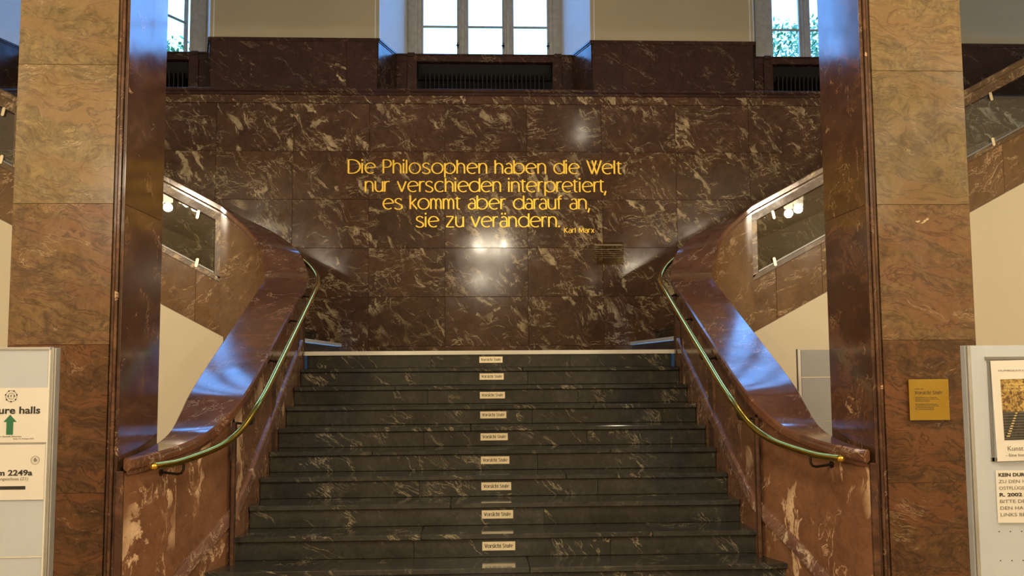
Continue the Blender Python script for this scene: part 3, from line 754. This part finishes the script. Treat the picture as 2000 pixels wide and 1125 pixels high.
part('paper', p2, 'paper', lambda m: box(m, -2.095, bx-.002, by-.0042, by-.003, 1.206, 1.411))
text('words', 'Room 2249a', .0285, -1.829, by-.0046, 1.2965, 'ink', p2, bold=.0008, align='RIGHT', width=.190)
text('subtitle', 'Zwischengeschoss (Z1)', .0155, -1.843, by-.0046, 1.2790, 'grey_ink', p2, align='RIGHT', width=.157)
part('bar', p2, 'ink', lambda m: box(m, -2.06, -1.8525, by-.0047, by-.0042, 1.2440, 1.2570))
def seal(m):
    cx, cz = -1.8200, 1.352; n = 28
    for rr in (.0165, .0135): tube(m, [(cx+rr*math.cos(2*math.pi*i/n), by-.0046, cz+rr*math.sin(2*math.pi*i/n)) for i in range(n+1)], .0004, 4)
    for i, (dx, h) in enumerate(((-.0045, .008), (0, .011), (.0045, .008))):
        tube(m, [(cx+dx, by-.0048, cz-h/2), (cx+dx+.0015, by-.0048, cz), (cx+dx, by-.0048, cz+h/2)], .0016, 6)
    tube(m, [(cx, by-.0048, cz+.006), (cx, by-.0042, cz+.006)], .003, 10)
part('round_seal', p2, 'grey_ink', seal)

rx = 1.857; ry = 3.65
rb = empty('notice_board', 'freestanding grey notice board with framed poster in front of the right pillar', 'notice board', loc=(2.4, ry, 0))
part('panel', rb, 'board', lambda m: box(m, rx+.022, 3.1, ry, ry+.02, 0.1, 1.764))
for x0, x1, y0 in ((rx, rx+.008, ry+.006), (rx+.009, rx+.021, ry-.002)):
    part('post', rb, 'board2' if x0 == rx else 'alu', lambda m: box(m, x0, x1, y0, ry+.04, 0, 1.764), .001)
part('post', rb, 'alu', lambda m: box(m, 3.1, 3.13, ry, ry+.04, 0, 1.764))
for z0 in (1.007, .891):
    for i in range(6):
        x = 1.962 + i*.047
        part('pin', rb, 'dark', lambda m: tube(m, [(x, ry-.002, z0), (x, ry+.001, z0)], .0022, 8))
po = empty('poster', 'cream poster with a golden photograph of steps, captioned Kunst, on the right board', 'poster', loc=(2.1, ry-.01, 1.5))
part('rail', po, 'metal_rail', lambda m: box(m, 1.937, 2.42, ry-.008, ry, 1.705, 1.717))
part('rail', po, 'metal_rail', lambda m: box(m, 1.945, 1.955, ry-.006, ry, 1.29, 1.70))
part('rail', po, 'metal_rail', lambda m: box(m, 1.942, 2.42, ry-.006, ry, 1.290, 1.305))
TILT = Matrix.Translation((1.955, 0, 1.700)) @ Matrix.Rotation(R(1.6), 4, 'Y').inverted() @ Matrix.Translation((-1.955, 0, -1.700))
TILT = Matrix.Translation((1.955, 0, 1.700)) @ Matrix.Rotation(R(-1.2), 4, 'Y') @ Matrix.Translation((-1.955, 0, -1.700))
def pprt(nm, mat, *bxs):
    def f(m):
        for b in bxs: box(m, *b)
        bmesh.ops.transform(m, matrix=TILT, verts=m.verts)
    return part(nm, po, mat, f)
pprt('sheet', 'paper', (1.955, 2.40, ry-.012, ry-.010, 1.290, 1.700))
def photo_mat():
    k = NT('poster_photograph'); g = k.add('ShaderNodeNewGeometry')
    n = k.noise(g.outputs['Position'], 60, 6, .65, 1.).outputs['Fac']
    col = k.mix(k.ramp(n, .4, .62), c3(.12, .055, .02), c3(.62, .42, .12)); k.put(k.b.inputs['Base Color'], col); k.b.inputs['Roughness'].default_value = .35
    return k.m
M['photo'] = photo_mat()
M['photo_dark'] = plain('poster_print_dark', (.045, .042, .035), .35, var=.4, scale=60)
M['photo_line'] = plain('poster_print_line', (.28, .24, .18), .4)
M['photo_yellow'] = plain('poster_print_yellow', (.80, .62, .22), .4)
pprt('photograph', 'photo', (1.990, 2.365, ry-.0128, ry-.012, 1.490, 1.623))
pprt('photograph', 'photo_dark', (1.990, 2.365, ry-.0128, ry-.012, 1.375, 1.490))
for i in range(10): pprt('printed_step', 'photo_line', (1.990, 2.365, ry-.0131, ry-.0128, 1.382+.0115*i, 1.3832+.0115*i))
for i in range(10):
    x = 2.0005+.0047*i*1.0; z = 1.389+.0103*i
    pprt('printed_plate', 'photo_yellow', (x, x+.0135-.0005*i, ry-.0134, ry-.0130, z, z+.004))
text('caption', 'Kunst', .026, 2.006, ry-.0126, 1.334, 'grey_ink', po, width=.066)
text('caption', '- Eine Installation', .0165, 1.999, ry-.0126, 1.310, 'grey_ink', po, width=.135)
text('small_print', 'HUMBOLDT-UNIVERSITÄT ZU BERLIN', .009, 1.984, ry-.0126, 1.657, 'grey_ink', po, width=.30)
text('printed_words', 'DIE PHILOSOPHEN\nHABEN DIE WELT\nNUR VERSCHIEDEN', .013, 2.004, ry-.0134, 1.600, 'photo_yellow', po, width=.11)
nt = empty('paper_notice', 'cream paper notice in capital letters beginning KEIN DUR, lower on the right board', 'notice', loc=(2.1, ry-.01, 1.15))
part('sheet', nt, 'paper', lambda m: prism(m, [(1.957, ry-.006, 1.2535), (2.26, ry-.006, 1.2535), (2.26, ry-.006, 1.040), (1.957, ry-.006, 1.0425)], (0, .0012, 0)))
for i, (t_, b_, w_) in enumerate((('KEIN DURCHGANG', 1, .214), ('ZU DEN HÖRSÄLEN', 0, .222), ('OSTFLÜGEL', 0, .118), ('R. 2002 / 2002a', 1, .196), ('BITTE DEN WEG', 0, .196), ('DEN HAUPTBAU', 0, .196), ('LINKS BENUTZEN', 0, .212))):
    text('words', t_, .0192, 1.9665, ry-.0066, 1.2290 - i*.0267, 'ink' if b_ else 'grey_ink', nt, bold=.0006 if b_ else 0, width=w_)

# display board in the background on the right
db = empty('display_board', 'grey two-panel display board standing behind the right pillar by the cream wall', 'display board', loc=(3.1, 8.0, 0))
part('post', db, 'alu', lambda m: box(m, 2.735, 2.765, 8.0, 8.04, 0, 1.807), .003)
for z0, z1 in ((1.56, 1.80), (1.17, 1.55), (.2, 1.16)): part('panel', db, 'board2', lambda m: box(m, 2.768, 3.75, 8.005, 8.03, z0, z1), .002)
part('post', db, 'alu', lambda m: box(m, 3.753, 3.78, 8.0, 8.04, 0, 1.807), .003)

# ================================================================== LAMPS
def chandelier(x, y, z, label, lit=LAMP_W):
    c = empty('chandelier', label, 'chandelier', 'lobby chandeliers', loc=(x, y, z))
    part('rod', c, 'brass', lambda m: tube(m, [(x, y, z+.05), (x, y, 5.6)], .012, 10))
    part('hub', c, 'brass', lambda m: lathe(m, [(.02, z-.02), (.06, z), (.06, z+.05), (.02, z+.09)], x, y))
    for i in range(8):
        a = 2*math.pi*i/8; px, py = x+.34*math.cos(a), y+.34*math.sin(a)
        ar = part('arm', c, 'brass', lambda m: tube(m, [(x, y, z+.02), (x+.2*math.cos(a), y+.2*math.sin(a), z+.07), (px, py, z+.10)], .009, 8), 0, True)
        sh = part('shade', None, 'shade', lambda m: lathe(m, [(.078, z-.10), (.08, z-.095), (.08, z+.09), (.03, z+.10)], px, py, 16), 0, True)
        sh.location = Vector((0, 0, 0)) - world_loc(ar); sh.parent = ar
    for i in range(4):
        a = math.pi*(.5*i + .25); li = bpy.data.lights.new('lamp_light', 'POINT'); li.energy = lit/4; li.color = LAMP; li.shadow_soft_size = .075
        lo = bpy.data.objects.new('lamp_light', li); C.objects.link(lo); lo.location = (.34*math.cos(a), .34*math.sin(a), -.19); lo.parent = c
for x, y, z, w in ((0.25, 2.0, 4.68, .85), (5.3, 3.2, 4.55, 1.), (-5.3, 3.2, 4.65, 1.), (0.2, -7.0, 4.7, .7), (5.0, -4, 4.6, 1), (-5.0, -4, 4.6, 1)):
    chandelier(x, y, z, 'opal-glass chandelier hanging over the entrance hall at %s' % {0.25: 'the middle, near the stairs', 5.3: 'the right of the stairs', -5.3: 'the left of the stairs', .2: 'the middle, far from the stairs', 5.: 'the far right', -5.: 'the far left'}[x], LAMP_W * w)

c = empty('pendant_lamp', 'opal globe pendant hanging above the staircase, high on the right', 'lamp', loc=(1.8, 7.5, 6.1))
part('rod', c, 'brass', lambda m: tube(m, [(1.8, 7.5, 6.25), (1.8, 7.5, 12.6)], .012, 10))
part('cap', c, 'brass', lambda m: lathe(m, [(.02, 6.29), (.07, 6.27), (.09, 6.22), (.05, 6.2)], 1.8, 7.5))
part('shade', c, 'shade', lambda m: lathe(m, [(.02, 5.95), (.10, 5.98), (.15, 6.06), (.15, 6.12), (.10, 6.2), (.05, 6.22)], 1.8, 7.5, 24), 0, True)
li = bpy.data.lights.new('lamp_light', 'POINT'); li.energy = 16; li.color = LAMP; li.shadow_soft_size = .1
lo = bpy.data.objects.new('lamp_light', li); C.objects.link(lo); lo.location = (0, 0, .35); lo.location = (0, -.0, -.27); lo.parent = c

# ================================================================== TREES OUTSIDE
def tree(x, y, top, r, label):
    t = empty('tree', label, 'tree', loc=(x, y, 0))
    part('trunk', t, 'bark', lambda m: tube(m, [(x, y, -.05), (x+.1, y, top*.3), (x-.05, y+.1, top*.62), (x, y, top*.8)], [.32, .25, .16, .06], 12), 0, True)
    bm = bm_new(); zc = top - r*.8
    for i in range(11000):
        while True:
            d = Vector((random.uniform(-1, 1), random.uniform(-1, 1), random.uniform(-1, 1)))
            if .35 < d.length < 1: break
        lump = 1 + .18*math.sin(d.x*9+d.z*5)*math.cos(d.y*7)
        p = Vector((x + d.x*r*lump, y + d.y*r*lump, zc + d.z*r*.8*lump))
        a = Vector((random.gauss(0, 1), random.gauss(0, 1), random.gauss(0, 1))).normalized(); b = a.orthogonal().normalized(); q = .085*random.uniform(.6, 1.2)
        vs = [bm.verts.new(p + v*q) for v in (a, b*.6, -a, -b*.6)]; bm.faces.new(vs)
    f = obj('foliage', bm, 'leaf'); adopt(f, t); f['kind'] = 'stuff'
tree(8.9, 23, 10.6, 2.9, 'leafy green tree outside the right window')
tree(-9.0, 24, 10.3, 2.4, 'leafy green tree outside the left window')
